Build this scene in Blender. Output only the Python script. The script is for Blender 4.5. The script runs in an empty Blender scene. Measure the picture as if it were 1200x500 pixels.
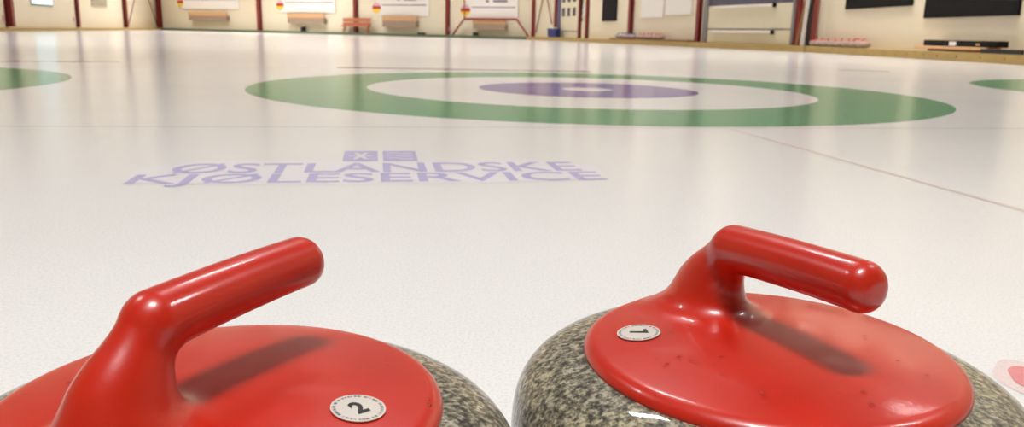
import bpy, bmesh, math, random
import numpy as np
from mathutils import Vector, Matrix

# ------------------------------------------------------------------ camera
F_PX, PITCH, ROLL, CAM_H = 949.98, 0.21908, 0.02171, 0.30062
_cp, _sp = math.cos(PITCH), math.sin(PITCH)
_fw = Vector((0, _cp, -_sp)); _r0 = Vector((1, 0, 0)); _u0 = _r0.cross(_fw)
_R = math.cos(ROLL) * _r0 + math.sin(ROLL) * _u0
_U = -math.sin(ROLL) * _r0 + math.cos(ROLL) * _u0
CAM = Vector((0, 0, CAM_H))
scene = bpy.context.scene
COL = scene.collection
cam_data = bpy.data.cameras.new('camera')
cam_data.sensor_width = 36.0
cam_data.lens = F_PX / 1200.0 * 36.0
cam_data.clip_start = 0.02
cam_data.clip_end = 400
cam_data.dof.use_dof = True
cam_data.dof.focus_distance = 0.47
cam_data.dof.aperture_fstop = 20.0
cam = bpy.data.objects.new('camera', cam_data)
COL.objects.link(cam)
cam.matrix_world = Matrix(((_R.x, _U.x, -_fw.x, CAM.x), (_R.y, _U.y, -_fw.y, CAM.y),
                           (_R.z, _U.z, -_fw.z, CAM.z), (0, 0, 0, 1)))
scene.camera = cam

# ------------------------------------------------------------------ world, exposure
world = bpy.data.worlds.new('world'); scene.world = world
world.use_nodes = True
world.node_tree.nodes['Background'].inputs[0].default_value = (1.0, 0.93, 0.84, 1)
world.node_tree.nodes['Background'].inputs[1].default_value = 0.3
scene.view_settings.view_transform = 'Standard'
scene.view_settings.look = 'None'
scene.view_settings.gamma = 1.0
scene.view_settings.exposure = 0.0
scene.view_settings.use_curve_mapping = False
LAMP_POWER = 98.0
LAMP_COLOR = (0.985, 0.98, 0.985)
CEIL = 6.4
random.seed(7)

# ------------------------------------------------------------------ helpers
def srgb(r, g, b):
    f = lambda c: c / 12.92 if c <= 0.04045 else ((c + 0.055) / 1.055) ** 2.4
    return (f(r / 255), f(g / 255), f(b / 255), 1.0)

def mat(name, col, rough=0.6, metal=0.0, noise=0.0, nscale=8.0, coat=0.0, spec=0.5, bump=0.0, bscale=40.0):
    m = bpy.data.materials.new(name); m.use_nodes = True
    nt = m.node_tree; b = nt.nodes['Principled BSDF']
    b.inputs['Base Color'].default_value = col
    b.inputs['Roughness'].default_value = rough
    b.inputs['Metallic'].default_value = metal
    b.inputs['Coat Weight'].default_value = coat
    b.inputs['Coat Roughness'].default_value = 0.08
    b.inputs['Specular IOR Level'].default_value = spec
    tc = nt.nodes.new('ShaderNodeTexCoord')
    n = nt.nodes.new('ShaderNodeTexNoise'); n.inputs['Scale'].default_value = nscale; n.inputs['Detail'].default_value = 4
    nt.links.new(tc.outputs['Object'], n.inputs['Vector'])
    mx = nt.nodes.new('ShaderNodeMix'); mx.data_type = 'RGBA'
    k = 1 - noise
    mx.inputs[6].default_value = (col[0] * k, col[1] * k, col[2] * k, 1)
    mx.inputs[7].default_value = (min(1, col[0] * (1 + noise * .5)), min(1, col[1] * (1 + noise * .5)), min(1, col[2] * (1 + noise * .5)), 1)
    nt.links.new(n.outputs[0], mx.inputs[0]); nt.links.new(mx.outputs[2], b.inputs['Base Color'])
    if bump:
        n2 = nt.nodes.new('ShaderNodeTexNoise'); n2.inputs['Scale'].default_value = bscale
        nt.links.new(tc.outputs['Object'], n2.inputs['Vector'])
        bp = nt.nodes.new('ShaderNodeBump'); bp.inputs['Strength'].default_value = bump; bp.inputs['Distance'].default_value = 0.001
        nt.links.new(n2.outputs[0], bp.inputs['Height']); nt.links.new(bp.outputs[0], b.inputs['Normal'])
    return m

def emis(name, col, strength):
    m = bpy.data.materials.new(name); m.use_nodes = True
    b = m.node_tree.nodes['Principled BSDF']
    b.inputs['Base Color'].default_value = col
    b.inputs['Emission Color'].default_value = col
    b.inputs['Emission Strength'].default_value = strength
    return m

def ice_mat(name, col):
    """painted ice: diffuse paint under a clear pebbled surface"""
    m = bpy.data.materials.new(name); m.use_nodes = True
    nt = m.node_tree; b = nt.nodes['Principled BSDF']
    b.inputs['Roughness'].default_value = 0.13
    b.inputs['IOR'].default_value = 1.31
    b.inputs['Specular IOR Level'].default_value = 0.16
    geo = nt.nodes.new('ShaderNodeNewGeometry')
    cl = nt.nodes.new('ShaderNodeTexNoise'); cl.inputs['Scale'].default_value = 1.3; cl.inputs['Detail'].default_value = 5
    nt.links.new(geo.outputs['Position'], cl.inputs['Vector'])
    fi = nt.nodes.new('ShaderNodeTexNoise'); fi.inputs['Scale'].default_value = 330; fi.inputs['Detail'].default_value = 2
    nt.links.new(geo.outputs['Position'], fi.inputs['Vector'])
    mx = nt.nodes.new('ShaderNodeMix'); mx.data_type = 'RGBA'
    mx.inputs[6].default_value = tuple(c * 0.93 for c in col[:3]) + (1,)
    mx.inputs[7].default_value = tuple(min(1, c * 1.05) for c in col[:3]) + (1,)
    nt.links.new(cl.outputs[0], mx.inputs[0])
    mx2 = nt.nodes.new('ShaderNodeMix'); mx2.data_type = 'RGBA'; mx2.blend_type = 'MULTIPLY'
    ra = nt.nodes.new('ShaderNodeValToRGB')
    ra.color_ramp.elements[0].position = .36; ra.color_ramp.elements[0].color = (.90, .89, .88, 1)
    ra.color_ramp.elements[1].position = .52; ra.color_ramp.elements[1].color = (1, 1, 1, 1)
    nt.links.new(fi.outputs[0], ra.inputs[0])
    mx2.inputs[0].default_value = 1.0
    nt.links.new(mx.outputs[2], mx2.inputs[6]); nt.links.new(ra.outputs[0], mx2.inputs[7])
    nt.links.new(mx2.outputs[2], b.inputs['Base Color'])
    # pebble
    vo = nt.nodes.new('ShaderNodeTexVoronoi'); vo.inputs['Scale'].default_value = 190
    nt.links.new(geo.outputs['Position'], vo.inputs['Vector'])
    ad = nt.nodes.new('ShaderNodeMath'); ad.operation = 'SUBTRACT'
    nt.links.new(fi.outputs[0], ad.inputs[0]); nt.links.new(vo.outputs['Distance'], ad.inputs[1])
    bp = nt.nodes.new('ShaderNodeBump'); bp.inputs['Strength'].default_value = 0.2; bp.inputs['Distance'].default_value = 0.001
    nt.links.new(ad.outputs[0], bp.inputs['Height']); nt.links.new(bp.outputs[0], b.inputs['Normal'])
    return m

def prop(o, label=None, cat=None, group=None, kind=None):
    if label: o['label'] = label
    if cat: o['category'] = cat
    if group: o['group'] = group
    if kind: o['kind'] = kind
    return o

def empty(name, label, cat, M=None, group=None, kind=None):
    o = bpy.data.objects.new(name, None); COL.objects.link(o)
    o.empty_display_size = .1
    if M is not None: o.matrix_world = M
    return prop(o, label, cat, group, kind)

def obj(name, bm, m, parent=None, smooth=False, bevel=0.0):
    me = bpy.data.meshes.new(name)
    bmesh.ops.recalc_face_normals(bm, faces=bm.faces)
    bm.to_mesh(me); bm.free()
    for x in (m if isinstance(m, (list, tuple)) else [m]): me.materials.append(x)
    if smooth:
        for p_ in me.polygons: p_.use_smooth = True
    o = bpy.data.objects.new(name, me); COL.objects.link(o)
    if parent is not None: o.parent = parent
    if bevel:
        b = o.modifiers.new('bevel', 'BEVEL'); b.width = bevel; b.segments = 2; b.limit_method = 'ANGLE'
    return o

def box(bm, x0, x1, y0, y1, z0, z1, mi=0):
    vs = [bm.verts.new((x, y, z)) for x in (x0, x1) for y in (y0, y1) for z in (z0, z1)]
    for f in ((0, 1, 3, 2), (4, 6, 7, 5), (0, 4, 5, 1), (2, 3, 7, 6), (0, 2, 6, 4), (1, 5, 7, 3)):
        bm.faces.new([vs[i] for i in f]).material_index = mi

def bx(*a, mi=0):
    bm = bmesh.new(); box(bm, *a, mi=mi); return bm

def tube(bm, pts, r, seg=10):
    """tube through pts, r number or list, closed ends"""
    pts = [Vector(q) for q in pts]
    rs = r if isinstance(r, (list, tuple)) else [r] * len(pts)
    rings = []
    for i, q in enumerate(pts):
        d = (pts[min(i + 1, len(pts) - 1)] - pts[max(i - 1, 0)]).normalized()
        a = d.cross(Vector((0, 0, 1)))
        if a.length < 1e-3: a = d.cross(Vector((0, 1, 0)))
        a.normalize(); b = d.cross(a)
        rings.append([bm.verts.new(q + rs[i] * (math.cos(t) * a + math.sin(t) * b))
                      for t in [2 * math.pi * k / seg for k in range(seg)]])
    for i in range(len(rings) - 1):
        for k in range(seg):
            bm.faces.new([rings[i][k], rings[i][(k + 1) % seg], rings[i + 1][(k + 1) % seg], rings[i + 1][k]])
    bm.faces.new(rings[0][::-1]); bm.faces.new(rings[-1])

def lathe(bm, prof, seg=64):
    rings = []
    for r, z in prof:
        if r < 1e-6: rings.append([bm.verts.new((0, 0, z))])
        else: rings.append([bm.verts.new((r * math.cos(2 * math.pi * k / seg), r * math.sin(2 * math.pi * k / seg), z)) for k in range(seg)])
    for a, b in zip(rings[:-1], rings[1:]):
        for k in range(seg):
            k2 = (k + 1) % seg
            if len(a) == 1: bm.faces.new([a[0], b[k], b[k2]])
            elif len(b) == 1: bm.faces.new([a[k], a[k2], b[0]])
            else: bm.faces.new([a[k], a[k2], b[k2], b[k]])

def text_bm(body, embolden=0.0, extrude=0.0, res=4):
    cu = bpy.data.curves.new('lettering', 'FONT'); cu.body = body
    cu.offset = embolden; cu.extrude = extrude; cu.resolution_u = res
    o = bpy.data.objects.new('lettering', cu); COL.objects.link(o)
    dg = bpy.context.evaluated_depsgraph_get()
    me = bpy.data.meshes.new_from_object(o.evaluated_get(dg))
    bm = bmesh.new(); bm.from_mesh(me)
    bmesh.ops.remove_doubles(bm, verts=bm.verts, dist=1e-5); bmesh.ops.dissolve_degenerate(bm, dist=1e-5, edges=bm.edges)
    bpy.data.objects.remove(o); bpy.data.curves.remove(cu); bpy.data.meshes.remove(me)
    return bm

def fit_box(bm, x0, x1, y0, y1, z=0.0, flat=True, cap=None):
    xs = [v.co.x for v in bm.verts]; ys = [v.co.y for v in bm.verts]
    ax, bx_, ay, by = min(xs), max(xs), min(ys), max(ys)
    if cap: ay, by = cap
    for v in bm.verts:
        v.co.x = x0 + (v.co.x - ax) / (bx_ - ax) * (x1 - x0)
        v.co.y = y0 + (v.co.y - ay) / (by - ay) * (y1 - y0)
        v.co.z = z if flat else v.co.z + z

def ray(px, py):
    return (px - 600) / F_PX * _R - (py - 250) / F_PX * _U + _fw
def ground(px, py, z=0.0):
    d = ray(px, py); t = (z - CAM_H) / d.z
    return CAM + d * t

# ------------------------------------------------------------------ materials
M = dict(
    ice=ice_mat('ice_white', srgb(228, 225, 222)),
    green=ice_mat('ice_paint_green', srgb(40, 144, 98)),
    purple=ice_mat('ice_paint_purple', srgb(98, 84, 158)),
    logo=ice_mat('ice_paint_logo', srgb(184, 178, 216)),
    logo_halo=ice_mat('ice_paint_logo_soft', srgb(232, 226, 230)),
    line_grey=ice_mat('ice_paint_grey', srgb(202, 196, 192)),
    line_red=ice_mat('ice_paint_red', srgb(96, 52, 60)),
    line_pink=ice_mat('ice_paint_pink', srgb(226, 208, 201)),
    mark_pink=ice_mat('ice_paint_rose', srgb(222, 140, 142)),
    mark_edge=ice_mat('ice_paint_mauve', srgb(226, 206, 202)),
    wall=mat('wall_cream', srgb(231, 217, 190), .65, noise=.05, nscale=.7),
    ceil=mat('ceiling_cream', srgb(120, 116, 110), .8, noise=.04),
    steel_red=mat('steel_dark_red', srgb(128, 32, 24), .45, noise=.1),
    steel_red_mid=mat('steel_oxide_red', srgb(150, 48, 34), .5, noise=.1),
    wood=mat('kerb_timber', srgb(176, 146, 84), .6, noise=.25, nscale=5),
    kerbgreen=mat('kerb_green_rubber', srgb(96, 104, 74), .7, noise=.2),
    white=mat('board_white', srgb(236, 228, 220), .5, noise=.03),
    dark=mat('dark_panel', srgb(18, 14, 15), .7, noise=.1, spec=.2),
    black=mat('black_rubber', srgb(20, 16, 16), .6, noise=.1),
    shelf=mat('pine_shelf', srgb(206, 160, 114), .6, noise=.12, nscale=6),
    shelf_shadow=mat('shelf_shadow_brown', srgb(160, 134, 112), .7, noise=.1),
    bench=mat('bench_red_wood', srgb(182, 108, 72), .5, noise=.15, nscale=9),
    grey=mat('grey_paint', srgb(128, 122, 118), .5, noise=.08),
    door=mat('door_cream', srgb(220, 208, 178), .5, noise=.04),
    glass=mat('dark_glass', srgb(78, 74, 82), .1, noise=.1),
    blueglass=mat('blue_dark_glass', srgb(70, 70, 92), .12, noise=.1),
    blue=mat('blue_plastic', srgb(18, 34, 108), .4, noise=.1),
    purple_grey=mat('purple_grey_cloth', srgb(104, 92, 116), .8, noise=.1),
    brown=mat('brown_plank', srgb(134, 84, 42), .6, noise=.2, nscale=10),
    pipe=mat('white_pipe', srgb(196, 186, 176), .4, noise=.03),
    peach=mat('pale_plank', srgb(228, 178, 132), .6, noise=.08),
    poster_line=mat('poster_print_grey', srgb(128, 116, 130), .7),
    flag_red=mat('print_red', srgb(176, 44, 26), .6),
    flag_yellow=mat('print_yellow', srgb(240, 196, 52), .6),
    flag_pink=mat('print_rose', srgb(214, 170, 178), .6),
    wire=mat('thin_rod_brown', srgb(120, 72, 52), .5),
    blue_handle=mat('blue_handle_plastic', srgb(92, 96, 140), .3, noise=.05),
    housing=mat('lamp_housing', srgb(220, 218, 212), .4),
    drop=None,
)
M['screen'] = emis('daylit_pane', (0.55, .85, 1.0, 1), .8)
M['tube'] = emis('lamp_diffuser', LAMP_COLOR + (1,), 1.5)

def red_mat():
    m = bpy.data.materials.new('red_moulded_plastic'); m.use_nodes = True
    nt = m.node_tree; b = nt.nodes['Principled BSDF']
    tc = nt.nodes.new('ShaderNodeTexCoord')
    n = nt.nodes.new('ShaderNodeTexNoise'); n.inputs['Scale'].default_value = 22; n.inputs['Detail'].default_value = 5
    nt.links.new(tc.outputs['Object'], n.inputs['Vector'])
    cr = nt.nodes.new('ShaderNodeValToRGB')
    cr.color_ramp.elements[0].position = .3; cr.color_ramp.elements[0].color = srgb(186, 30, 12)
    cr.color_ramp.elements[1].position = .7; cr.color_ramp.elements[1].color = srgb(198, 40, 18)
    nt.links.new(n.outputs[0], cr.inputs[0]); nt.links.new(cr.outputs[0], b.inputs['Base Color'])
    b.inputs['Roughness'].default_value = .33
    b.inputs['Coat Weight'].default_value = .4; b.inputs['Coat Roughness'].default_value = .09
    n2 = nt.nodes.new('ShaderNodeTexNoise'); n2.inputs['Scale'].default_value = 450; n2.inputs['Detail'].default_value = 3
    nt.links.new(tc.outputs['Object'], n2.inputs['Vector'])
    bp = nt.nodes.new('ShaderNodeBump'); bp.inputs['Strength'].default_value = .10; bp.inputs['Distance'].default_value = .0004
    nt.links.new(n2.outputs[0], bp.inputs['Height'])
    nt.links.new(bp.outputs[0], b.inputs['Normal']); nt.links.new(bp.outputs[0], b.inputs['Coat Normal'])
    return m
M['red'] = red_mat()

def granite_mat():
    m = bpy.data.materials.new('speckled_granite'); m.use_nodes = True
    nt = m.node_tree; b = nt.nodes['Principled BSDF']
    tc = nt.nodes.new('ShaderNodeTexCoord')
    wn = nt.nodes.new('ShaderNodeTexNoise'); wn.inputs['Scale'].default_value = 160; wn.inputs['Detail'].default_value = 3
    nt.links.new(tc.outputs['Object'], wn.inputs['Vector'])
    n = nt.nodes.new('ShaderNodeTexNoise'); n.inputs['Scale'].default_value = 270; n.inputs['Detail'].default_value = 4; n.inputs['Roughness'].default_value = .65
    nt.links.new(tc.outputs['Object'], n.inputs['Vector'])
    cr = nt.nodes.new('ShaderNodeValToRGB'); e = cr.color_ramp.elements
    e[0].position = .39; e[0].color = srgb(34, 31, 27)
    e[1].position = .60; e[1].color = srgb(172, 164, 144)
    x = e.new(.46); x.color = srgb(92, 87, 73)
    x = e.new(.52); x.color = srgb(122, 115, 96)
    nt.links.new(n.outputs[0], cr.inputs[0])
    # black flecks
    vo = nt.nodes.new('ShaderNodeTexVoronoi'); vo.inputs['Scale'].default_value = 170; vo.inputs['Randomness'].default_value = 1
    nt.links.new(tc.outputs['Object'], vo.inputs['Vector'])
    r2 = nt.nodes.new('ShaderNodeValToRGB')
    r2.color_ramp.elements[0].position = .17; r2.color_ramp.elements[0].color = (1, 1, 1, 1)
    r2.color_ramp.elements[1].position = .34; r2.color_ramp.elements[1].color = (0, 0, 0, 1)
    nt.links.new(vo.outputs['Distance'], r2.inputs[0])
    # large tone patches
    n3 = nt.nodes.new('ShaderNodeTexNoise'); n3.inputs['Scale'].default_value = 28; n3.inputs['Detail'].default_value = 3
    nt.links.new(tc.outputs['Object'], n3.inputs['Vector'])
    r3 = nt.nodes.new('ShaderNodeValToRGB')
    r3.color_ramp.elements[0].position = .35; r3.color_ramp.elements[0].color = (.78, .79, .80, 1)
    r3.color_ramp.elements[1].position = .68; r3.color_ramp.elements[1].color = (1.12, 1.08, .92, 1)
    nt.links.new(n3.outputs[0], r3.inputs[0])
    mu = nt.nodes.new('ShaderNodeMix'); mu.data_type = 'RGBA'; mu.blend_type = 'MULTIPLY'; mu.inputs[0].default_value = 1
    nt.links.new(cr.outputs[0], mu.inputs[6]); nt.links.new(r3.outputs[0], mu.inputs[7])
    w2 = nt.nodes.new('ShaderNodeMapRange'); w2.inputs['From Min'].default_value = .42; w2.inputs['From Max'].default_value = .56
    nt.links.new(wn.outputs[0], w2.inputs['Value'])
    mk = nt.nodes.new('ShaderNodeMath'); mk.operation = 'MULTIPLY'
    nt.links.new(r2.outputs[0], mk.inputs[0]); nt.links.new(w2.outputs[0], mk.inputs[1])
    mx = nt.nodes.new('ShaderNodeMix'); mx.data_type = 'RGBA'
    nt.links.new(mk.outputs[0], mx.inputs[0]); nt.links.new(mu.outputs[2], mx.inputs[6])
    mx.inputs[7].default_value = srgb(30, 27, 24)
    nt.links.new(mx.outputs[2], b.inputs['Base Color'])
    b.inputs['Roughness'].default_value = .5
    b.inputs['Coat Weight'].default_value = .85; b.inputs['Coat Roughness'].default_value = .05
    return m
M['granite'] = granite_mat()

def drop_mat():
    m = bpy.data.materials.new('water'); m.use_nodes = True
    nt = m.node_tree; nt.nodes.remove(nt.nodes['Principled BSDF'])
    tr = nt.nodes.new('ShaderNodeBsdfTransparent'); tr.inputs[0].default_value = (1, 1, 1, 1)
    gl = nt.nodes.new('ShaderNodeBsdfGlossy'); gl.inputs['Roughness'].default_value = .04
    fr = nt.nodes.new('ShaderNodeFresnel'); fr.inputs[0].default_value = 1.4
    mx = nt.nodes.new('ShaderNodeMixShader')
    nt.links.new(fr.outputs[0], mx.inputs[0]); nt.links.new(tr.outputs[0], mx.inputs[1]); nt.links.new(gl.outputs[0], mx.inputs[2])
    nt.links.new(mx.outputs[0], nt.nodes['Material Output'].inputs[0])
    return m
M['drop'] = drop_mat()

def sticker_mat():
    """round paper sticker: pale disc, dark dashed ring near the rim"""
    m = bpy.data.materials.new('sticker_paper'); m.use_nodes = True
    nt = m.node_tree; b = nt.nodes['Principled BSDF']
    tc = nt.nodes.new('ShaderNodeTexCoord')
    ln = nt.nodes.new('ShaderNodeVectorMath'); ln.operation = 'LENGTH'
    nt.links.new(tc.outputs['Object'], ln.inputs[0])
    cr = nt.nodes.new('ShaderNodeValToRGB'); cr.color_ramp.interpolation = 'LINEAR'
    mm = nt.nodes.new('ShaderNodeMath'); mm.operation = 'MULTIPLY'; mm.inputs[1].default_value = 1 / .0125
    nt.links.new(ln.outputs['Value'], mm.inputs[0]); nt.links.new(mm.outputs[0], cr.inputs[0])
    e = cr.color_ramp.elements; e[0].position = .78; e[0].color = (0, 0, 0, 1); e[1].position = .92; e[1].color = (0, 0, 0, 1)
    x = e.new(.81); x.color = (1, 1, 1, 1); x = e.new(.88); x.color = (1, 1, 1, 1)
    sx = nt.nodes.new('ShaderNodeSeparateXYZ'); nt.links.new(tc.outputs['Object'], sx.inputs[0])
    at = nt.nodes.new('ShaderNodeMath'); at.operation = 'ARCTAN2'
    nt.links.new(sx.outputs[1], at.inputs[0]); nt.links.new(sx.outputs[0], at.inputs[1])
    ns = nt.nodes.new('ShaderNodeTexNoise'); ns.noise_dimensions = '1D'; ns.inputs['Scale'].default_value = 7; ns.inputs['Detail'].default_value = 2
    nt.links.new(at.outputs[0], ns.inputs['W'])
    r2 = nt.nodes.new('ShaderNodeValToRGB')
    r2.color_ramp.elements[0].position = .42; r2.color_ramp.elements[1].position = .55
    nt.links.new(ns.outputs[0], r2.inputs[0])
    mk = nt.nodes.new('ShaderNodeMath'); mk.operation = 'MULTIPLY'
    nt.links.new(cr.outputs[0], mk.inputs[0]); nt.links.new(r2.outputs[0], mk.inputs[1])
    mx = nt.nodes.new('ShaderNodeMix'); mx.data_type = 'RGBA'
    mx.inputs[6].default_value = srgb(205, 196, 186); mx.inputs[7].default_value = srgb(92, 82, 74)
    nt.links.new(mk.outputs[0], mx.inputs[0]); nt.links.new(mx.outputs[2], b.inputs['Base Color'])
    b.inputs['Roughness'].default_value = .35
    return m
M['sticker'] = sticker_mat()
M['ink'] = mat('sticker_ink', srgb(34, 26, 24), .4)

# ------------------------------------------------------------------ room plan
def vec2(a): return Vector((a[0], a[1], 0))
L0, PA, PB, PC, PD = (-16.785, 26.957), (-22.53, 52.82), (0.50, 40.10), (6.877, 19.65), (7.334, 11.907)
def extend(a, b, y):
    t = (y - a[1]) / (b[1] - a[1]); return (a[0] + (b[0] - a[0]) * t, y)
LB = extend(PA, L0, -8.0); RB = extend(PC, PD, -8.0)
class Wall:
    """a vertical wall plane behind a kerb line; x runs to the right as seen from the ice, y goes into the wall"""
    def __init__(s, a, b, back):
        s.a, s.b = vec2(a), vec2(b)
        s.u = (s.b - s.a).normalized(); s.n = Vector((s.u.y, -s.u.x, 0))      # towards the ice
        if s.n.dot(Vector((-2, 15, 0)) - s.a) < 0: s.n = -s.n
        s.back = back; s.o = s.a - s.n * back; s.len = (s.b - s.a).length
    def M(s, x, z=0, y=0):
        p = s.o + s.u * x - s.n * y; w = -s.n
        return Matrix(((s.u.x, w.x, 0, p.x), (s.u.y, w.y, 0, p.y), (0, 0, 1, z), (0, 0, 0, 1)))
    def hit(s, px, py, off=0.0):
        d = ray(px, py); o = s.o + s.n * off
        t = (o - CAM).dot(s.n) / d.dot(s.n); q = CAM + d * t
        return (q - s.o).dot(s.u), q.z
    def rect(s, x0, y0, x1, y1, off=0.0):
        ym = (y0 + y1) / 2; xm = (x0 + x1) / 2
        return s.hit(x0, ym, off)[0], s.hit(x1, ym, off)[0], s.hit(xm, y1, off)[1], s.hit(xm, y0, off)[1]
WL = Wall(LB, PA, .45); WF = Wall(PA, PB, .45); WR = Wall(PB, PC, .45); WN = Wall(PC, RB, .45)

# floor: the ice
bm = bmesh.new()
poly = [LB, RB, PC, PB, PA]
out = [(-12, -9.5), (9.6, -9.5), (8.5, 20), (1.8, 42.5), (-25, 56)]
vs = [bm.verts.new((x, y, 0)) for x, y in out]; bm.faces.new(vs)
ext = bmesh.ops.extrude_face_region(bm, geom=list(bm.faces))
bmesh.ops.translate(bm, vec=(0, 0, -.1), verts=[v for v in ext['geom'] if isinstance(v, bmesh.types.BMVert)])
floor = prop(obj('floor', bm, M['ice']), kind='structure')
floor['label'] = 'white pebbled curling ice with painted rings and lines'

E1 = Vector((.9855, .1698, 0)); E2 = Vector((-.1698, .9855, 0)); H0 = Vector((.4085, 4.598, 0))
def sheet(a, b, z=0): return H0 + E1 * a + E2 * b + Vector((0, 0, z))
def sheetM(z=0, o=(0, 0)):
    c = sheet(*o)
    return Matrix(((E1.x, E2.x, 0, c.x), (E1.y, E2.y, 0, c.y), (0, 0, 1, z), (0, 0, 0, 1)))
def paint(name, bm, m, Mx, label=None):
    o = obj(name, bm, m, floor); o.matrix_world = Mx
    if label: o['label'] = label
    return o
def annulus(r0, r1, seg=160):
    bm = bmesh.new()
    if r0 <= 0:
        bm.faces.new([bm.verts.new((r1 * math.cos(2 * math.pi * k / seg), r1 * math.sin(2 * math.pi * k / seg), 0)) for k in range(seg)])
        return bm
    a = [bm.verts.new((r0 * math.cos(2 * math.pi * k / seg), r0 * math.sin(2 * math.pi * k / seg), 0)) for k in range(seg)]
    b = [bm.verts.new((r1 * math.cos(2 * math.pi * k / seg), r1 * math.sin(2 * math.pi * k / seg), 0)) for k in range(seg)]
    for k in range(seg): bm.faces.new([a[k], b[k], b[(k + 1) % seg], a[(k + 1) % seg]])
    return bm
for nm, o in (('middle', (0, 0)), ('left', (-4.62, 0.0)), ('right', (4.78, 0.05))):
    paint('green_ring', annulus(1.22, 1.83), M['green'], sheetM(.0004, o), 'wide green ring of the %s target' % nm)
    paint('purple_ring', annulus(.145, .61), M['purple'], sheetM(.0004, o), 'purple inner ring of the %s target' % nm)
def strip(p, q, w, m, name, label, z=.0003):
    p, q = Vector((p[0], p[1], 0)), Vector((q[0], q[1], 0)); d = (q - p).normalized(); n = Vector((-d.y, d.x, 0)) * w / 2
    bm = bmesh.new(); bm.faces.new([bm.verts.new(v) for v in (p - n, q - n, q + n, p + n)])
    paint(name, bm, m, Matrix.Translation((0, 0, z)), label)
strip(sheet(-12, -1.86), sheet(6, -1.86), .015, M['line_grey'], 'back_line', 'thin grey line across the ice in front of the rings')
strip(sheet(0, -1.9), sheet(0, -3.4), .016, M['line_pink'], 'centre_line', 'faint pink line running from the rings to the right', .0006)
strip(ground(395, 79), ground(692, 84), .17, M['line_red'], 'far_line', 'dull red line behind the middle target')
strip(ground(-60, 71.6), ground(142, 72.5), .12, M['line_red'], 'far_line', 'dull red line behind the left target')
strip(ground(983, 82), ground(1042, 84), .10, M['line_red'], 'far_line', 'short dull red line behind the right target')
# the advert on the ice
bm = bmesh.new(); N_ = 90; vs = []
for k in range(N_):
    t = 2 * math.pi * k / N_; c_, s_ = math.cos(t), math.sin(t)
    vs.append(bm.verts.new((-1.18 + math.copysign(abs(c_) ** .35, c_) * (.50 if s_ < .2 else .47) * (1 + .01 * math.sin(9 * t)), -2.69 + math.copysign(abs(s_) ** .5, s_) * .15 * (1 + .05 * math.sin(7 * t)), 0)))
bm.faces.new(vs); paint('lettering_ground', bm, M['logo_halo'], sheetM(.0003), 'faint lilac haze in the ice around the letters')
for body, b_ in (('ØSTLANDSKE', (-1.612, -.720, -2.705, -2.580)), ('KJØLESERVICE', (-1.664, -.694, -2.822, -2.718))):
    te = text_bm('E', .012); ey = [v.co.y for v in te.verts]; te.free()
    t1 = text_bm(body, .012); fit_box(t1, b_[0], b_[1], b_[2], b_[3], cap=(min(ey), max(ey)))
    paint('lettering', t1, M['logo'], sheetM(.0006), 'pale purple letters frozen in the ice')
for x0, x1 in ((-1.258, -1.176), (-1.164, -1.082)):
    bm = bmesh.new(); bm.faces.new([bm.verts.new(v) for v in ((x0, -2.555, 0), (x1, -2.555, 0), (x1, -2.389, 0), (x0, -2.389, 0))])
    paint('emblem_panel', bm, M['logo'], sheetM(.0006), 'pale purple emblem block above the letters')
    bm = bmesh.new(); cx = (x0 + x1) / 2
    if x0 < -1.2:
        for k in range(3):
            a = math.pi * k / 3; d = Vector((math.cos(a) * .028, math.sin(a) * .058, 0)); n = Vector((-d.y, d.x, 0)).normalized() * .005
            c = Vector((cx, -2.472, k * 1e-5)); bm.faces.new([bm.verts.new(v) for v in (c - d - n, c + d - n, c + d + n, c - d + n)])
    else:
        for k in range(3):
            y = -2.515 + k * .043; pts = [(cx - .03 + .06 * i / 8, y + .009 * math.sin(i * math.pi / 4)) for i in range(9)]
            for a, b in zip(pts[:-1], pts[1:]):
                bm.faces.new([bm.verts.new(v) for v in ((a[0], a[1] - .004, 0), (b[0], b[1] - .004, 0), (b[0], b[1] + .004, 0), (a[0], a[1] + .004, 0))])
    paint('emblem_sign', bm, M['logo_halo'], sheetM(.0009))
# pink mark at the right, by the stone
c = ground(1222, 448)
def blob(rx, ry, seed, seg=48):
    rnd = random.Random(seed); ph = [rnd.uniform(0, 6.28) for _ in range(5)]
    bm = bmesh.new(); vs = []
    for k in range(seg):
        t = 2 * math.pi * k / seg; j = 1 + sum(.035 * math.sin((i + 2) * t + ph[i]) for i in range(5))
        vs.append(bm.verts.new((rx * j * math.cos(t), ry * j * math.sin(t), 0)))
    bm.faces.new(vs); return bm
paint('rose_mark_edge', blob(.037, .052, 3), M['mark_edge'], Matrix.Translation((c.x, c.y, .0003)), 'mottled pale edge of the rose mark')
paint('rose_mark', blob(.0245, .034, 9), M['mark_pink'], Matrix.Translation((c.x, c.y, .0007)), 'rose painted spot on the ice beside the right stone')

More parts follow.
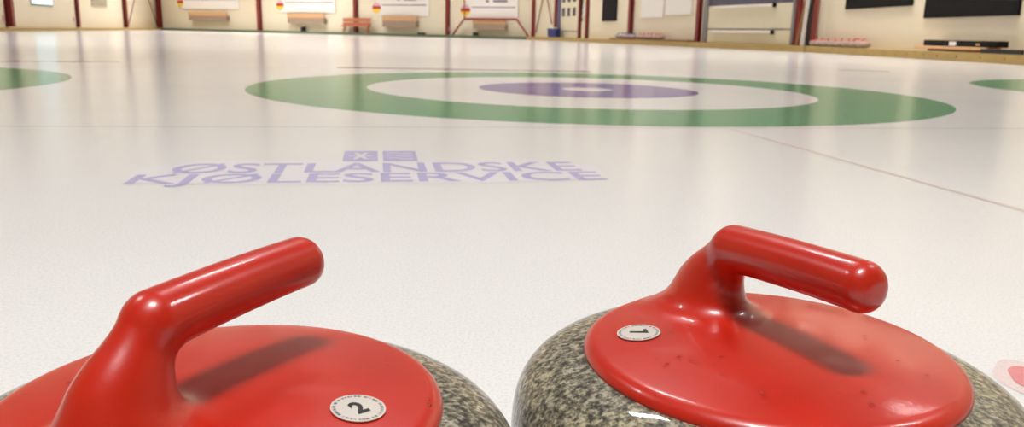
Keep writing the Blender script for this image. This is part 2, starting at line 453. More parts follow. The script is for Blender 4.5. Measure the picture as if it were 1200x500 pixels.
# walls
def meet(A, B):
    # x on wall A where its plane meets the plane of wall B
    return (B.o - A.o).dot(B.n) / A.u.dot(B.n)
def wall_obj(name, W, x0, x1):
    o = obj(name, bx(x0, x1, 0, .2, -.1, CEIL + .05), M['wall']); o.matrix_world = W.M(0); prop(o, kind='structure')
    return o
wall_obj('wall_left', WL, -.3, meet(WL, WF) + .1)
wall_obj('wall_far', WF, meet(WF, WL), meet(WF, WR))
wall_obj('wall_right_far', WR, meet(WR, WF) - .1, meet(WR, WN))
wall_obj('wall_right', WN, meet(WN, WR), WN.len + .3)
o = prop(obj('wall_back', bx(-12, 9.6, -8.2, -8.0, -.1, CEIL + .05), M['wall']), kind='structure')
bm = bmesh.new(); vs = [bm.verts.new((x, y, CEIL)) for x, y in out]; bm.faces.new(vs)
ext = bmesh.ops.extrude_face_region(bm, geom=list(bm.faces))
bmesh.ops.translate(bm, vec=(0, 0, .15), verts=[v for v in ext['geom'] if isinstance(v, bmesh.types.BMVert)])
prop(obj('ceiling', bm, M['ceil']), kind='structure')

# kerbs round the ice
def kerb(W, x0, x1, h, m, n, label):
    bm = bx(x0, x1, -W.back, -.004, 0, h)
    o = obj('trim_%d' % n, bm, m, bevel=.01); o.matrix_world = W.M(0); prop(o, label=label, kind='structure')
    return o
sp = WF.hit(190, 33, WF.back)[0]
kerb(WL, 0, WL.len - .02, .11, M['wood'], 1, 'low timber kerb along the left wall')
kerb(WF, .02, WF.len - .1, .13, M['kerbgreen'], 2, 'low green kerb below the score boards')
kerb(WR, .0, WR.len - .05, .145, M['wood'], 3, 'low timber kerb along the far part of the right wall')
k4 = kerb(WN, .0, WN.len, .145, M['wood'], 4, 'low timber kerb along the right wall')
bm = bmesh.new()
for px in (1063, 1082, 1098, 1121, 1149, 1178):
    x = WN.hit(px, 66, WN.back)[0]
    m2 = Matrix.Translation((x, -WN.back - .004, .075)) @ Matrix.Rotation(math.pi / 2, 4, 'X')
    bmesh.ops.create_cone(bm, cap_ends=True, segments=10, radius1=.016, radius2=.013, depth=.012, matrix=m2)
o = obj('bolt_heads', bm, M['brown']); o.parent = k4

# ------------------------------------------------------------------ steel columns
def column(W, x0, x1, ytop, label, m='steel_red', depth=.16, name='steel_column'):
    """H section column from kerb to ceiling; x0,x1 pixel edges near its foot"""
    for d in (depth, depth * .8, depth * .6, depth * .4, .05):
        if W is WL: a, b = W.hit(x0, ytop, 0)[0], W.hit(x1, ytop, d)[0]
        elif W is WF: a, b = W.hit(x0, ytop, d)[0], W.hit(x1, ytop, d)[0]
        else: a, b = W.hit(x0, ytop, d)[0], W.hit(x1, ytop, 0)[0]
        if b - a >= .14: break
    depth = d; b = max(b, a + .1); w = b - a
    root = empty(name, label, 'column', W.M((a + b) / 2), 'dark red steel columns along the walls')
    bm = bmesh.new(); t = .02
    box(bm, -w / 2, w / 2, -depth, -depth + t, .14, CEIL)
    box(bm, -w / 2, w / 2, -t - .003, -.003, .14, CEIL)
    box(bm, -t / 2, t / 2, -depth + t, -t - .003, .14, CEIL)
    o = obj('shaft', bm, M[m], root)
    o2 = obj('foot_plate', bx(-w / 2 - .004, w / 2 + .004, -depth - .03, -.003, .146, .165), M[m], root)
    EDGES.append((a - .006, b + .006))
    return root
EDGES = []
column(WL, 5.5, 17.5, 20, 'widest dark red column on the left wall, nearest the left edge of the view', depth=.3)
column(WL, 89, 94.5, 25, 'dark red column on the left wall between the glowing pane and the grey panel', depth=.2)
column(WL, 144.5, 150.5, 25, 'dark red column on the left wall with a thin brace at its right side', depth=.2)
column(WF, 184, 188, 25, 'dark red column in the far left corner, left of the first score board')
column(WF, 301, 305, 25, 'dark red column between the first and the second score board from the left')
column(WF, 413.8, 417.2, 15, 'dark red column rising behind the small red wooden bench')
column(WF, 521.8, 525.2, 25, 'dark red column between the third and the fourth score board from the left')
column(WF, 622.8, 626.8, 25, 'dark red column in the corner right of the trapezoid pipe frame')
column(WR, 649, 653.4, 20, 'dark red column left of the narrow door with small panes')
column(WR, 677, 681.5, 25, 'dark red column touching the right side of the narrow door')
column(WR, 685.5, 690, 25, 'dark red column left of the narrow black wall panel')
column(WR, 735.5, 742.5, 25, 'dark red column between the narrow black panel and the white boards', depth=.2)
column(WR, 815, 822.5, 25, 'dark red column left of the big cream shutter door', depth=.2)
column(WR, 932, 939.5, 25, 'dark red column behind the leaning plank right of the shutter door', depth=.12)
column(WN, 950.5, 963.5, 25, 'widest bright red column, beside the row of red handled stones', 'steel_red_mid', depth=.14)

# thin braces
def rod(W, a, b, r, label, off=.1, m='wire', name='brace_rod', cat='brace', group=None):
    p, q = W.hit(*a, off), W.hit(*b, off)
    root_M = W.M(q[0]); bm = bmesh.new()
    tube(bm, [(p[0] - q[0], -off, p[1]), (0, -off, max(.16, q[1]))], r, 8)
    o = obj(name, bm, M[m]); o.matrix_world = root_M
    return prop(o, label, cat, group)
rod(WL, (159, -6), (150.5, 30), .035, 'thin brown brace leaning on the third left wall column', .25)
rod(WL, (173, -4), (184.5, 30), .035, 'thin brown brace running down to the far left corner column', .25)
rod(WR, (637, -6), (628, 38), .03, 'thin brace slanting left behind the blue bin')
rod(WR, (641, -4), (646.5, 28), .03, 'thin brace slanting right onto the column left of the narrow door')

# ------------------------------------------------------------------ score boards on the far wall
def score_board(px0, px1, pyb, ordw, line=True):
    W = WF; x0, x1, zb, _ = W.rect(px0, pyb - 8, px1, pyb, .05); h = 1.75; w = x1 - x0
    root = empty('score_board', 'white score board on the far wall, %s' % ordw, 'score board', W.M((x0 + x1) / 2, zb), 'white score boards on the far wall')
    obj('panel', bx(-w / 2, w / 2, -.06, -.003, 0, h), M['white'], root, bevel=.01)
    obj('printed_line', bx(-w / 2 + .35, w / 2 - .15, -.066, -.0605, .54, .59), M['poster_line'], root)
    for k, (cx, wd) in enumerate(((-.25, .18), (.35, .5), (.75, .3))):
        obj('printed_mark', bx(cx - wd / 2, cx + wd / 2, -.066, -.0605, .80, .92), M['poster_line'], root)
    # roundel
    r = .28; cx, cz = -w / 2 - .02, .42
    for nm, lo, hi, mm in (('roundel_top', .33, 1.01, 'flag_pink'), ('roundel_band', -.25, .33, 'flag_red'), ('roundel_base', -1.01, -.25, 'flag_yellow')):
        bm = bmesh.new(); pts = []
        n = 40
        for k in range(n):
            t = 2 * math.pi * k / n; y = max(lo, min(hi, math.sin(t))); x = math.cos(t)
            if math.sin(t) > hi: x = math.copysign(math.sqrt(max(0, 1 - hi * hi)), x)
            if math.sin(t) < lo: x = math.copysign(math.sqrt(max(0, 1 - lo * lo)), x)
            q = (round(cx + r * x, 5), round(cz + r * y, 5))
            if not pts or q != pts[-1]: pts.append(q)
        if pts[0] == pts[-1]: pts.pop()
        f = bm.faces.new([bm.verts.new((a, -.075, b)) for a, b in pts])
        e_ = bmesh.ops.extrude_face_region(bm, geom=[f]); bmesh.ops.translate(bm, vec=(0, .012, 0), verts=[v for v in e_['geom'] if isinstance(v, bmesh.types.BMVert)])
        obj(nm, bm, M[mm], root)
    return root
score_board(212, 280, 10.5, 'first from the left')
score_board(329, 393, 14.8, 'second from the left')
score_board(442, 502.5, 18.8, 'third from the left, right of the bench')
score_board(546, 607, 22.3, 'fourth from the left, inside the trapezoid pipe frame')
def shelf(px0, px1, py0, py1, ordw):
    W = WF; x0, x1, zb, zt = W.rect(px0, py0, px1, py1, .15); w = x1 - x0; h = zt - zb
    root = empty('wall_shelf', 'orange brown wooden shelf box under the %s score board from the left' % ordw, 'shelf', W.M((x0 + x1) / 2, zb), 'wooden shelf boxes under the score boards')
    obj('front_board', bx(-w / 2, w / 2, -.26, -.2, h * .5, h), M['shelf'], root, bevel=.01)
    obj('underside_shadow', bx(-w / 2 + .03, w / 2 - .03, -.255, -.003, -.06, h * .495), M['shelf_shadow'], root)  # grey-brown box paints the shadow below the shelf board
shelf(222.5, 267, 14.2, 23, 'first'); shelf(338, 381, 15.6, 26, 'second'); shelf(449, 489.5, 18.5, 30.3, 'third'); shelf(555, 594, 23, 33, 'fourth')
# trapezoid pipe frame
W = WF; P = lambda x, y: W.hit(x, y, .3)
pts = [P(543.5, -30), P(544.5, 22), P(530.5, 41)]; x0 = P(574, 22)[0]
fr = empty('pipe_frame', 'dark red trapezoid pipe frame round the fourth score board', 'frame', W.M(x0))
def seg(name, a, b, rr, par, y=-.3):
    bm = bmesh.new(); tube(bm, [(a[0] - x0, y, max(a[1], .15)), (b[0] - x0, y, max(b[1], .15))], rr, 8); return obj(name, bm, M['steel_red_mid'], par)
seg('upright', P(543.5, -35), P(544.5, 22), .03, fr); seg('slanted_leg', P(544.5, 21.5), P(530.5, 42), .05, fr)
seg('cross_bar', P(544, 22), P(605.5, 22.5), .05, fr); seg('slanted_leg', P(605, 22), P(619, 44), .05, fr)
# bench
W = WF; x0, x1, zb, zt = W.rect(398.5, 21, 431, 38.5, .5); w = x1 - x0
be = empty('wooden_bench', 'small red brown wooden bench standing in front of a far wall column', 'bench', W.M((x0 + x1) / 2, .13, -.25))
hb = zt - .13
for k in range(2): obj('back_slat', bx(-w / 2, w / 2, -.02, .02, hb - .2 - .24 * k, hb - .24 * k), M['bench'], be, bevel=.01)
obj('seat', bx(-w / 2 + .03, w / 2 - .03, -.19, .02, hb * .42, hb * .42 + .06), M['bench'], be, bevel=.01)
for sx in (-1, 1):
    for y in (-.15, .0):
        bm = bmesh.new(); x = sx * (w / 2 - .22); tube(bm, [(x, y, hb - .3 if y == 0 else hb * .43), (x + sx * .12, y - .0, 0)], .035, 8); obj('leg', bm, M['bench'], be)
# rubber blocks on the kerb
def small_block(px0, px1, py0, label):
    W = WF; x0, x1, _, _ = W.rect(px0, py0 - 2, px1, py0, .2); w = (x1 - x0) / 2
    z = W.hit((px0 + px1) / 2, py0, .2)[1]
    o = obj('rubber_block', bx(-w, w, -.12, .1, 0, max(.08, z - .13)), M['black'], bevel=.02); o.matrix_world = W.M((x0 + x1) / 2, .13, -.18)
    prop(o, label, 'block', 'small dark blocks on the green kerb')
small_block(353.5, 356.5, 31.5, 'small dark block on the green kerb under the second shelf')
small_block(490, 497.5, 38.0, 'flat wide dark block on the green kerb right of the third shelf')
small_block(555, 559, 37.8, 'small dark block on the green kerb inside the pipe frame')
# items on the left wall
W = WL; x0, x1, zb, zt = W.rect(37, -6, 61, 5, .04)
o = prop(empty('glowing_pane', 'pale blue glowing wall pane between two left wall columns', 'window', W.M((x0 + x1) / 2, zb)))
obj('frame', bx(-(x1 - x0) / 2 - .06, (x1 - x0) / 2 + .06, -.03, -.003, -.06, 1.06), M['grey'], o)
obj('pane', bx(-(x1 - x0) / 2, (x1 - x0) / 2, -.04, -.031, 0, 1.0), M['screen'], o)
x0, x1, zb, zt = W.rect(108, 0, 125, 8, .04); w = (x1 - x0) / 2
o = empty('vent_panel', 'dull grey panel high on the left wall', 'panel', W.M((x0 + x1) / 2, zb))
obj('plate', bx(-w, w, -.05, -.003, 0, 1.1), mat('faded_grey', srgb(188, 176, 150), .7), o, bevel=.01)
bm = bmesh.new()
for k in range(7): box(bm, -w + .1, w - .1, -.075, -.0505, .1 + k * .13, .16 + k * .13)
obj('louvres', bm, mat('faded_grey_louvre', srgb(170, 158, 136), .7), o)
for px, py, lab in ((4.4, 21, 'small pale socket left of the widest left wall column'), (86.5, 22.5, 'small pale socket left of the second left wall column')):
    x, z = W.hit(px, py, .03); o = empty('wall_socket', lab, 'socket', W.M(x, z), 'pale sockets on the left wall')
    obj('cover', bx(-.06, .06, -.04, -.003, -.09, .09), M['flag_pink'], o, bevel=.01)
x, z = WF.hit(526.8, 34.3, .03); o = empty('wall_socket', 'small pale socket right of the column by the third score board', 'socket', WF.M(x, z))
obj('cover', bx(-.08, .08, -.04, -.003, -.12, .12), M['flag_pink'], o, bevel=.01)

# ------------------------------------------------------------------ right far wall
W = WR
# narrow door
x0, x1, _, _ = W.rect(656, 10, 677, 40, .05); w = (x1 - x0) / 2; zt = 2.3
dr = empty('door_1', 'narrow cream door with two rows of small panes', None, W.M((x0 + x1) / 2), kind='structure')
obj('leaf', bx(-w, w, -.05, -.003, .15, zt), M['door'], dr, bevel=.008)
def pz(py): return W.hit(666, py, .06)[1]
for r_, (ya, yb) in enumerate(((9, 19), (-8, 2.6))):
    for k in range(3):
        cx = -w + (2 * w) * (.2 + .3 * k)
        obj('door_pane', bx(cx - w * .16, cx + w * .16, -.056, -.0505, pz(yb), pz(ya)), M['glass'], dr)
obj('door_rail', bx(-w, w, -.058, -.0505, pz(37.3), pz(36)), M['grey'], dr)
# door frame post + blue bin
x0, x1, _, _ = W.rect(653.4, 10, 656.5, 40, .07); x0 = max(x0, EDGES[8][1]); x1 = max(x1, x0 + .06)
o = obj('door_post', bx(x0 - (x0 + x1) / 2, x1 - (x0 + x1) / 2, -.1, -.003, .15, 2.6), M['purple_grey']); o.matrix_world = W.M((x0 + x1) / 2); prop(o, 'grey purple door post left of the narrow door', 'post')
x0, x1, _, zt = W.rect(641.5, 33.5, 652, 44, .4); w = (x1 - x0) / 2; h = zt - .145
b = empty('blue_bin', 'dark blue plastic bin on the kerb left of the narrow door', 'bin', W.M((x0 + x1) / 2, .147, -.31))
bm = bmesh.new()
lathe(bm, [(0, 0), (.82, 0), (1, .9), (1.06, .92), (1.06, 1), (.95, 1), (.93, .1), (0, .08)], 4)
bmesh.ops.rotate(bm, matrix=Matrix.Rotation(math.pi / 4, 3, 'Z'), verts=bm.verts)
for v in bm.verts: v.co.x *= w / .75; v.co.y *= .12 / .75; v.co.z *= h
obj('tub', bm, M['blue'], b)
obj('lid', bx(-w * .6, w * .3, -.1, .1, h + .0, h + .05), M['white'], b, bevel=.01)
# cables and box at the door's right
x, z = W.hit(683.5, 14, .06); o = empty('switch_box', 'small pale switch box with dark cables between two columns', 'switch box', W.M(x, z))
obj('cover', bx(-.12, .12, -.07, -.003, -.15, .12), M['white'], o, bevel=.01)
bm = bmesh.new(); tube(bm, [(-.1, -.05, .8), (-.17, -.05, .4), (-.1, -.08, .1), (-.05, -.09, -.05), (-.15, -.09, -.2), (-.1, -.05, -.35)], .03, 8); obj('cable', bm, M['dark'], o, True)
# narrow black panel
def board(W, px0, px1, pyb, h, label, m='dark', name='notice_board', cat='board', grp=None):
    x0, x1, zb, _ = W.rect(px0, pyb - 6, px1, pyb, .04); w = (x1 - x0) / 2
    o = empty(name, label, cat, W.M((x0 + x1) / 2, zb), grp)
    obj('panel', bx(-w, w, -.04, -.003, 0, h), M[m], o)
    bm = bmesh.new(); e = .025
    for a in ((-w, w, -.05, -.04, 0, e), (-w, w, -.05, -.04, h - e, h), (-w, -w + e, -.05, -.04, e, h - e), (w - e, w, -.05, -.04, e, h - e)): box(bm, *a)
    obj('edge_frame', bm, M[m], o)
    return o
board(WR, 705.5, 722, 24.8, 1.6, 'narrow black panel between two columns on the right far wall', name='black_board', cat='panel')
board(WR, 751, 777, 20.3, 1.5, 'white board right of the third column, left one of the two', 'white', 'white_board')
board(WR, 779.5, 810, 17, 1.6, 'white board nearest the shutter door, right one of the two', 'white', 'white_board')
board(WN, 991, 1068, 8.8, 1.2, 'black rectangular board left of the larger black board', name='black_board')
board(WN, 1083, 1193, 19.6, 1.25, 'largest black rectangular board at the right', name='black_board')
# big shutter door
x0, x1, _, _ = W.rect(828.5, 10, 928, 40, .08)
w = (x1 - x0) / 2; xc = (x0 + x1) / 2
sd = empty('door_2', 'wide cream shutter door with two horizontal bars', None, W.M(xc), kind='structure')
def z_at(px, py, off=.1): return W.hit(px, py, off)[1]
zs = z_at(880, 34.3); ztop = z_at(880, 5)
obj('lower_panel', bx(-w, w, -.07, -.003, .15, zs - .02), M['door'], sd, bevel=.008)
obj('seam', bx(-w, w, -.06, -.003, zs - .02, zs + .02), M['grey'], sd)
obj('upper_panel', bx(-w, w, -.07, -.003, zs + .02, ztop), M['door'], sd, bevel=.008)
obj('dark_pane', bx(-w, w, -.05, -.003, ztop, ztop + 1.0), M['blueglass'], sd)
for nm, za, zb2, hl in (('upper_bar', z_at(880, 6), z_at(880, 8.2), .80), ('lower_bar', z_at(880, 36.5), z_at(880, 38.5), .80)):
    h1 = abs(za - zb2) / 2; zc = (za + zb2) / 2
    bm = bx(-w * hl, w * hl * .78, -.15, -.09, zc - h1, zc + h1)
    q = obj(nm, bm, M['white'], sd, bevel=.01)
    bm = bmesh.new()
    for k in (-.75, -.2, .3, .58): box(bm, w * k - .02, w * k + .02, -.09, -.07, zc - h1, zc + h1)
    obj('bracket', bm, M['grey'], q)
    obj('end_cap', bx(w * hl * .78, w * hl * .78 + .06, -.16, -.08, zc - h1 - .03, zc + h1 + .03), M['dark'], q)
for a, b2, nm in ((824, 828.8, 'door_post'), (928, 933.5, 'door_post')):
    xa, xb, _, _ = W.rect(a, 10, b2, 40, .1)
    if a < 900: xa = max(xa, EDGES[12][1])
    else: xb = min(xb, EDGES[13][0])
    h2 = (xb - xa) / 2
    o = obj(nm, bx(-h2, h2, -.12, -.003, .15, ztop + 1.2), M['grey'], bevel=.01); o.matrix_world = W.M((xa + xb) / 2)
    prop(o, 'grey steel post at the %s side of the wide shutter door' % ('left' if a < 900 else 'right'), 'post')
# leaning things right of the shutter door
def lean(W, a, b, r, m, name, label, off=.3, cat='pole', flat=False):
    p, q = W.hit(*a, off), W.hit(*b, off)
    top = 2.4; k = (top - .147) / (p[1] - .147); xt = (p[0] - q[0]) * k
    if flat:
        bm = bmesh.new(); vs = []
        for z, x, y in ((0, 0, 0), (top - .147, xt, .22)):
            for dx, dy in ((-r, -.02), (r, -.02), (r, .02), (-r, .02)): vs.append(bm.verts.new((x + dx, y + dy, z)))
        for f in ((0, 1, 2, 3), (4, 7, 6, 5), (0, 4, 5, 1), (1, 5, 6, 2), (2, 6, 7, 3), (3, 7, 4, 0)): bm.faces.new([vs[i] for i in f])
        o = obj(name, bm, M[m], bevel=.005)
    else:
        bm = bmesh.new(); tube(bm, [(0, 0, 0), (xt * .5, .08, (top - .147) / 2), (xt, .16, top - .147)], r, 10); o = obj(name, bm, M[m], smooth=False)
    o.matrix_world = W.M(q[0], .147, -off); prop(o, label, cat)
lean(WR, (940.5, 0), (933.5, 50), .05, 'brown', 'leaning_plank', 'brown wooden plank leaning by the shutter door', .40, 'plank', True)
lean(WR, (944, 0), (940, 50), .05, 'pipe', 'white_pipe', 'pale grey pipe standing left of the black pole', .36, 'pipe')
lean(WR, (948.5, 0), (945.5, 51), .05, 'black', 'black_pole', 'thick black pole standing left of the bright red column', .27)

# long black case, plank and mat on the right kerb
W = WN; off = .25
x0, x1, zb, zt = W.rect(1088, 49, 1175, 57, off); w = (x1 - x0) / 2
zp = .147
bb = obj('plank_shadow', bx(-w * .85, w * .75, -.1, .1, 0, .04), M['brown'], bevel=.006); bb.matrix_world = W.M((x0 + x1) / 2, zp, -off); prop(bb, 'brown strip standing for the shadow under the pale plank on the right kerb', 'shadow strip')  # brown strip stands in for the shadow beneath the plank
zp = .188
pl = obj('pale_plank', bx(-w - .25, w * .8, -.13, .13, 0, .045), M['peach'], bevel=.006)
pl.matrix_world = W.M((x0 + x1) / 2, zp, -off); prop(pl, 'pale orange plank under the long black case on the kerb', 'plank')
ca = empty('long_case', 'long black case with a white label lying on a pale plank', 'case', W.M((x0 + x1) / 2, zp + .046, -off))
ch = max(.1, W.hit(1130, 47.6, off + .1)[1] - zp - .046)
obj('body', bx(-w, w, -.1, .1, 0, ch), M['dark'], ca, bevel=.012)
obj('lid_seam', bx(-w, w, -.104, -.1005, ch * .5, ch * .56), M['black'], ca)
obj('label', bx(-w * .22, -w * .03, -.105, -.1005, ch * .15, ch * .8), M['white'], ca)
obj('clasp', bx(w * .5, w * .6, -.108, -.1005, ch * .2, ch * .6), M['wood'], ca)
x0, x1, zb, zt = W.rect(1150, 62, 1199, 65.5, .42); w = (x1 - x0) / 2
o = obj('black_bar', bx(-w, w, -.022, .022, 0, .068), M['black'], bevel=.008); o.matrix_world = W.M((x0 + x1) / 2, .146, -.425); prop(o, 'thin black bar lying on the kerb in front of the long black case', 'bar')

# ------------------------------------------------------------------ curling stones
PL_Z, PL_R = .130, .104
def smin(a, b, k):
    h = np.clip(.5 + .5 * (b - a) / k, 0, 1); return b * (1 - h) + a * h - k * h * (1 - h)
def smax(a, b, k): return -smin(-a, -b, k)
def sd_cyl(P, a, b, r, rnd):
    a, b = np.array(a), np.array(b); L = np.linalg.norm(b - a); d = (b - a) / L
    q = P - a; t = q @ d; rad = np.linalg.norm(q - t[:, None] * d, axis=1)
    dx = rad - r + rnd; dy = np.abs(t - L / 2) - L / 2 + rnd
    return np.minimum(np.maximum(dx, dy), 0) + np.hypot(np.maximum(dx, 0), np.maximum(dy, 0)) - rnd
def sd_cone(P, a, b, ra, rb, sy=1.0):
    a, b = np.array(a, float), np.array(b, float); Q = P.copy(); Q[:, 1] = Q[:, 1] / sy
    ab = b - a; t = np.clip(((Q - a) @ ab) / (ab @ ab), 0, 1)
    return np.linalg.norm(Q - a - t[:, None] * ab, axis=1) - (ra + (rb - ra) * t)
def sdf_handle(P):
    r = np.hypot(P[:, 0], P[:, 1]); z = P[:, 2]
    zt = PL_Z + .0005 + .0085 * (1 - np.clip(r / PL_R, 0, 1.1) ** 2)
    top = (z - zt) * .985
    plate = smax(smax(top, r - PL_R, .009), (PL_Z - .0075) - z, .004)
    t = np.clip((P[:, 0] + .0425) / .1095, 0, 1); Q = P.copy(); Q[:, 2] -= .0052 * t * (1 - t)
    grip = sd_cyl(Q, (-.0425, 0, .1790), (.0670, 0, .1830), .0132, .0095) - .0009 * (1 - t) ** 2
    neck = sd_cone(P, (-.0362, 0, .1765), (-.0550, 0, .150), .0134, .0190, .88)
    root = sd_cone(P, (-.051, 0, .152), (-.059, 0, .128), .0165, .024, .85)
    stem = smin(neck, root, .012)
    h = smin(grip, stem, .005)
    return smin(plate, h, .026)
def handle_mesh():
    bm = bmesh.new()
    lathe(bm, [(0, PL_Z - .008), (PL_R + .001, PL_Z - .008), (PL_R + .001, PL_Z), (.06, PL_Z + .008), (0, PL_Z + .0095)], 64)
    tube(bm, [(-.058, 0, .127), (-.050, 0, .15), (-.036, 0, .178)], [.034, .018, .014], 20)
    tube(bm, [(-.040, 0, .178), (-.033, 0, .183), (0, 0, .1835), (.06, 0, .181), (.068, 0, .1805)], [.012, .014, .014, .0136, .010], 20)
    bmesh.ops.recalc_face_normals(bm, faces=bm.faces)
    me = bpy.data.meshes.new('base'); bm.to_mesh(me); bm.free()
    o = bpy.data.objects.new('base', me); COL.objects.link(o)
    rm = o.modifiers.new('r', 'REMESH'); rm.mode = 'VOXEL'; rm.voxel_size = .0018
    dg = bpy.context.evaluated_depsgraph_get()
    m2 = bpy.data.meshes.new_from_object(o.evaluated_get(dg)); bpy.data.objects.remove(o)
    n = len(m2.vertices); co = np.empty(n * 3); m2.vertices.foreach_get('co', co); P = co.reshape(-1, 3)
    ed = np.empty(len(m2.edges) * 2, int); m2.edges.foreach_get('vertices', ed); ed = ed.reshape(-1, 2)
    cnt = np.bincount(ed.ravel(), minlength=n)[:, None]
    def relax(P, k):
        S = np.zeros_like(P)
        for c in range(3):
            S[:, c] = np.bincount(ed[:, 0], P[ed[:, 1], c], n) + np.bincount(ed[:, 1], P[ed[:, 0], c], n)
        return P + k * (S / cnt - P)
    e = 2e-5
    for it in range(16):
        if it < 12: P = relax(P, .5)
        for _ in range(2):
            f = sdf_handle(P); G = np.stack([(sdf_handle(P + np.eye(3)[c] * e) - f) / e for c in range(3)], 1)
            P = P - np.clip(f, -.003, .003)[:, None] * G / np.maximum((G ** 2).sum(1), .25)[:, None]
    m2.vertices.foreach_set('co', P.ravel()); m2.update()
    m2.materials.clear(); m2.materials.append(M['red'])
    for q in m2.polygons: q.use_smooth = True
    m2.name = 'handle'
    return m2
HANDLE = handle_mesh()
def granite_bm(seg=128):
    prof = [(0, 0), (.060, 0), (.064, .003)]
    N = 26
    for k in range(1, N + 1):
        a = math.pi / 2 * (1 - k / N); n = 2.6
        r = .144 * math.cos(a) ** (2 / n) if k < N else .144
        prof.append((max(.066, r), .066 - .062 * math.sin(a) ** (2 / n)))
    for k in range(1, N):
        a = math.pi / 2 * k / N; n = 4.0
        r = .144 * math.cos(a) ** (2 / n)
        if r < .095: break
        prof.append((r, .066 + .063 * math.sin(a) ** (2 / n)))
    prof += [(.09, .1285), (0, .1285)]
    bm = bmesh.new(); lathe(bm, prof, seg); return bm
def make_stone(label, x, y, az, group=None):
    root = empty('curling_stone', label, 'curling stone', Matrix.Translation((x, y, .0)) @ Matrix.Rotation(math.radians(az), 4, 'Z'), group)
    g = obj('granite_body', granite_bm(), M['granite'], root, True)
    h = bpy.data.objects.new('handle', HANDLE); COL.objects.link(h); h.parent = root
    return root, g, h
def add_sticker(root, h, wx, wy, number, up, tw=.0115):
    """round sticker lying on the domed plate"""
    R = .0123
    rp = math.hypot(wx, wy)
    z = PL_Z + .0005 + .0085 * (1 - (rp / PL_R) ** 2) + .0004
    slope = math.atan(2 * .0085 * rp / PL_R ** 2)
    rad = Vector((wx, wy, 0)).normalized(); n = (Vector((0, 0, 1)) + rad * math.tan(slope)).normalized()
    upv = (up - n * up.dot(n)).normalized(); rt = upv.cross(n)
    Mx = Matrix(((rt.x, upv.x, n.x, root.location.x + wx), (rt.y, upv.y, n.y, root.location.y + wy), (rt.z, upv.z, n.z, z), (0, 0, 0, 1)))
    bm = annulus(0, R, 48)
    e_ = bmesh.ops.extrude_face_region(bm, geom=list(bm.faces)); bmesh.ops.translate(bm, vec=(0, 0, .0004), verts=[v for v in e_['geom'] if isinstance(v, bmesh.types.BMVert)])
    s = obj('number_sticker', bm, M['sticker'])
    s.parent = h; s.matrix_parent_inverse = Matrix.Identity(4)
    loc = (root.matrix_world.inverted() @ Mx); s.matrix_local = loc
    s['label'] = 'round silvery white sticker with the number %s' % number
    t = text_bm(number, .035); fit_box(t, -.0032, .0032, -.0052, .0052, .0006)
    # merged into the sticker as ink
    me = s.data; me.materials.append(M['ink'])
    b2 = bmesh.new(); b2.from_mesh(me)
    for f in t.faces:
        nf = b2.faces.new([b2.verts.new(v.co) for v in f.verts]); nf.material_index = 1
    b2.to_mesh(me); b2.free(); t.free()
    return s
bpy.context.view_layer.update()
SL = (-.134, .3503); SR = (.146, .4317)
sr, gr_, hr = make_stone('near curling stone at the right with a red handle and number 7 sticker', *SR, -63)
sl, gl_, hl_ = make_stone('near curling stone at the left, cut by the frame, with number 2 sticker', *SL, 64)
bpy.context.view_layer.update()
add_sticker(sr, hr, -.0723, .0053, '7', Vector((.98, .1, 0)))
add_sticker(sl, hl_, .0672, -.0162, '2', Vector((-.72, .70, 0)))
# water drops on the plates
rnd = random.Random(5)
def drops(S, pts, lab, grp):
    for px, py, r in pts:
        g = ground(px, py, .136); dx, dy = g.x - S[0], g.y - S[1]; rp = math.hypot(dx, dy)
        if rp > PL_R - .006: continue
        z = PL_Z + .0005 + .0085 * (1 - (rp / PL_R) ** 2)
        bm = bmesh.new(); bmesh.ops.create_uvsphere(bm, u_segments=14, v_segments=8, radius=r * 1.35)
        for v in bm.verts: v.co.z = max(v.co.z * .6, -.0002)
        o = obj('water_droplet', bm, M['drop'], smooth=True); o.location = (g.x, g.y, z)
        prop(o, lab, 'water droplet', grp)
drops(SR, [(787, 391, .0007), (782, 424, .0008), (796, 418, .0009), (797, 421, .0006), (811, 423, .001), (816, 426, .0007), (779, 426, .0007),
           (845, 421, .0009), (846, 439, .0007), (893, 457, .0009), (896, 461, .0009), (1013, 395, .0008), (1014, 399, .0007), (1052, 422, .0008), (1012, 457, .0010),
           (1022, 469, .0011), (1087, 435, .0006), (835, 430, .0006), (770, 418, .0006)],
      'tiny clear water droplet on the red plate of the right near stone', 'water droplets on the right stone')
drops(SL, [(452, 419, .0008), (455, 424, .0006), (501, 458, .0009), (503, 464, .0008), (28, 455, .0008), (80, 446, .0008), (84, 447, .0006), (217, 460, .0009)],
      'tiny clear water droplet on the red plate of the left near stone', 'water droplets on the left stone')

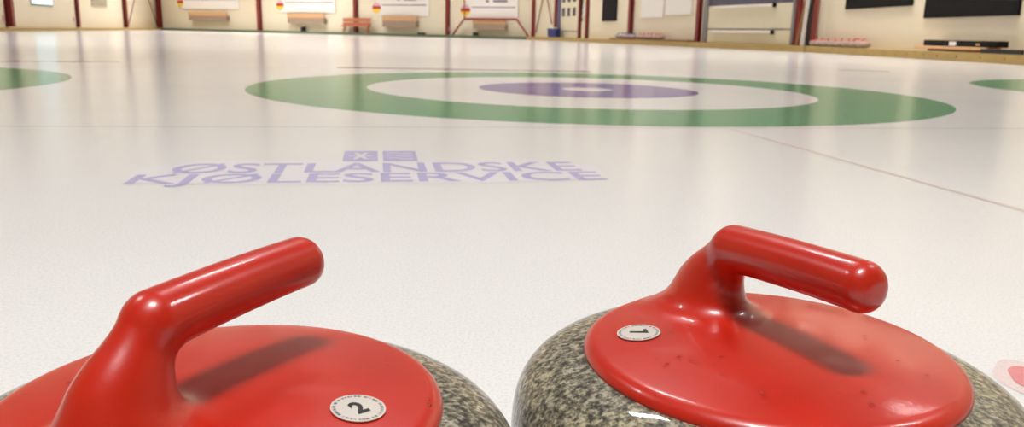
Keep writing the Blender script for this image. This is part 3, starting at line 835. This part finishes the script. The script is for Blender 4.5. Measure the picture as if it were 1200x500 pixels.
# rows of stones on the kerb ledges
small_g = bmesh.new(); small_g = granite_bm(28)
me_small = bpy.data.meshes.new('granite_small'); bmesh.ops.recalc_face_normals(small_g, faces=small_g.faces); small_g.to_mesh(me_small); small_g.free()
GP = mat('pale_granite', srgb(178, 158, 146), .4, noise=.2, nscale=120); me_small.materials.append(GP)
for q in me_small.polygons: q.use_smooth = True
hb_mesh = HANDLE.copy(); hb_mesh.materials.clear(); hb_mesh.materials.append(M['blue_handle'])
def stone_row(W, xa, xb, n, hm, labf, group, z, off):
    words = ['first', 'second', 'third', 'fourth', 'fifth', 'sixth', 'seventh', 'eighth']
    root0 = empty('curling_stone', labf % words[0], 'curling stone', None, group)
    g0 = bpy.data.objects.new('granite_body', me_small); COL.objects.link(g0); g0.parent = root0
    h0 = bpy.data.objects.new('handle', hm); COL.objects.link(h0); h0.parent = root0
    for i in range(n):
        if i == 0: r = root0
        else:
            r = root0.copy(); COL.objects.link(r)
            for ch in (g0, h0):
                c_ = ch.copy(); COL.objects.link(c_); c_.parent = r
        r['label'] = labf % words[i]
        x = xa + (xb - xa) * i / (n - 1)
        r.matrix_world = W.M(x, z, -off) @ Matrix.Rotation(rnd.uniform(-.6, .6) + 2.2, 4, 'Z')
off = .24
xa = WN.hit(956, 50, off)[0]; xb = WN.hit(1012, 52, off)[0]
stone_row(WN, xa, xb, 8, HANDLE, 'red handled curling stone by the bright red column, %s from the left in its row', 'red handled stones lined up on the right kerb', .147, off)
xa = WR.hit(750, 46, off)[0]; xb = WR.hit(774, 47, off)[0]; xc_ = WR.hit(725, 45, off)[0]; xd = WR.hit(743, 46, off)[0]
# ------------------------------------------------------------------ painted shadow strip and stones by the white boards
x0 = WR.hit(720, 45, off)[0]; x1 = WR.hit(812, 47, off)[0]
o = obj('shadow_strip', bx(-(x1 - x0) / 2, (x1 - x0) / 2, -.19, .19, 0, .05), M['brown'], bevel=.01); o.matrix_world = WR.M((x0 + x1) / 2, .146, -off)  # brown slab paints the dark shadow along the stone rows
prop(o, 'long dark brown strip standing for the shadow under the stone rows below the white boards', 'board')
stone_row(WR, xa, xb, 6, HANDLE, 'red handled curling stone below the left white board, %s from the left in its row', 'red handled stones below the white boards', .198, off)
stone_row(WR, xc_, xd, 5, hb_mesh, 'blue handled curling stone beside the column, %s from the left in its row', 'blue handled stones near the column', .198, off)

# ------------------------------------------------------------------ ceiling lights, unseen, placed to set brightness and handle shadows
lamp_data = bpy.data.lights.new('lamp_glow', 'AREA'); lamp_data.shape = 'RECTANGLE'; lamp_data.size = 1.5; lamp_data.size_y = .26
lamp_data.energy = LAMP_POWER; lamp_data.spread = math.radians(125); lamp_data.color = LAMP_COLOR
spots = []
for x, y in ((-.15, -.75), (-.15, -1.2), (-5.8, 3.2), (5.6, 3.2), (-.15, 6.2)): spots.append((x, y))  # overhead fitting doubled to strengthen the light on the near stones
for y in (12.5, 18, 23.5, 29, 34, 39, 44):
    xl = -8.7 - (y + 8) * .222 + 2.0; xr = 6.4 if y < 19 else 6.4 - (y - 19) * .31
    if y > 38: xr = PA[0] + (PB[0] - PA[0]) * (PA[1] - y) / (PA[1] - PB[1]) - 4.5
    n = 5 if y < 30 else 6
    for k in range(n): spots.append((xl + (xr - xl) * k / (n - 1), y))
spots += [(-20.2, 47.0), (-21.6, 50.0), (6.35, 8.6), (6.35, 15.4)]  # extra unseen fittings added to brighten the far left corner and right wall
proto = None
for x, y in spots:
    Mx = Matrix.Translation((x, y, CEIL - .005)) @ Matrix.Rotation(.15, 4, 'Z')
    if proto is None:
        r = empty('ceiling_light', 'long white ceiling light fitting above the ice, unseen, placed for its light', 'ceiling light', None, 'ceiling lights above the ice')
        hs = obj('housing', bx(-.8, .8, -.16, .16, -.1, 0), M['housing'], r, bevel=.01)
        dfz = obj('diffuser', bx(-.76, .76, -.13, .13, -.112, -.1005), M['tube'], r)
        li = bpy.data.objects.new('lamp_glow', lamp_data); COL.objects.link(li); li.parent = r; li.location = (0, 0, -.125)
        proto = (r, [hs, dfz, li])
    else:
        r = proto[0].copy(); COL.objects.link(r)
        for ch in proto[1]:
            c_ = ch.copy(); COL.objects.link(c_); c_.parent = r
    r.matrix_world = Mx
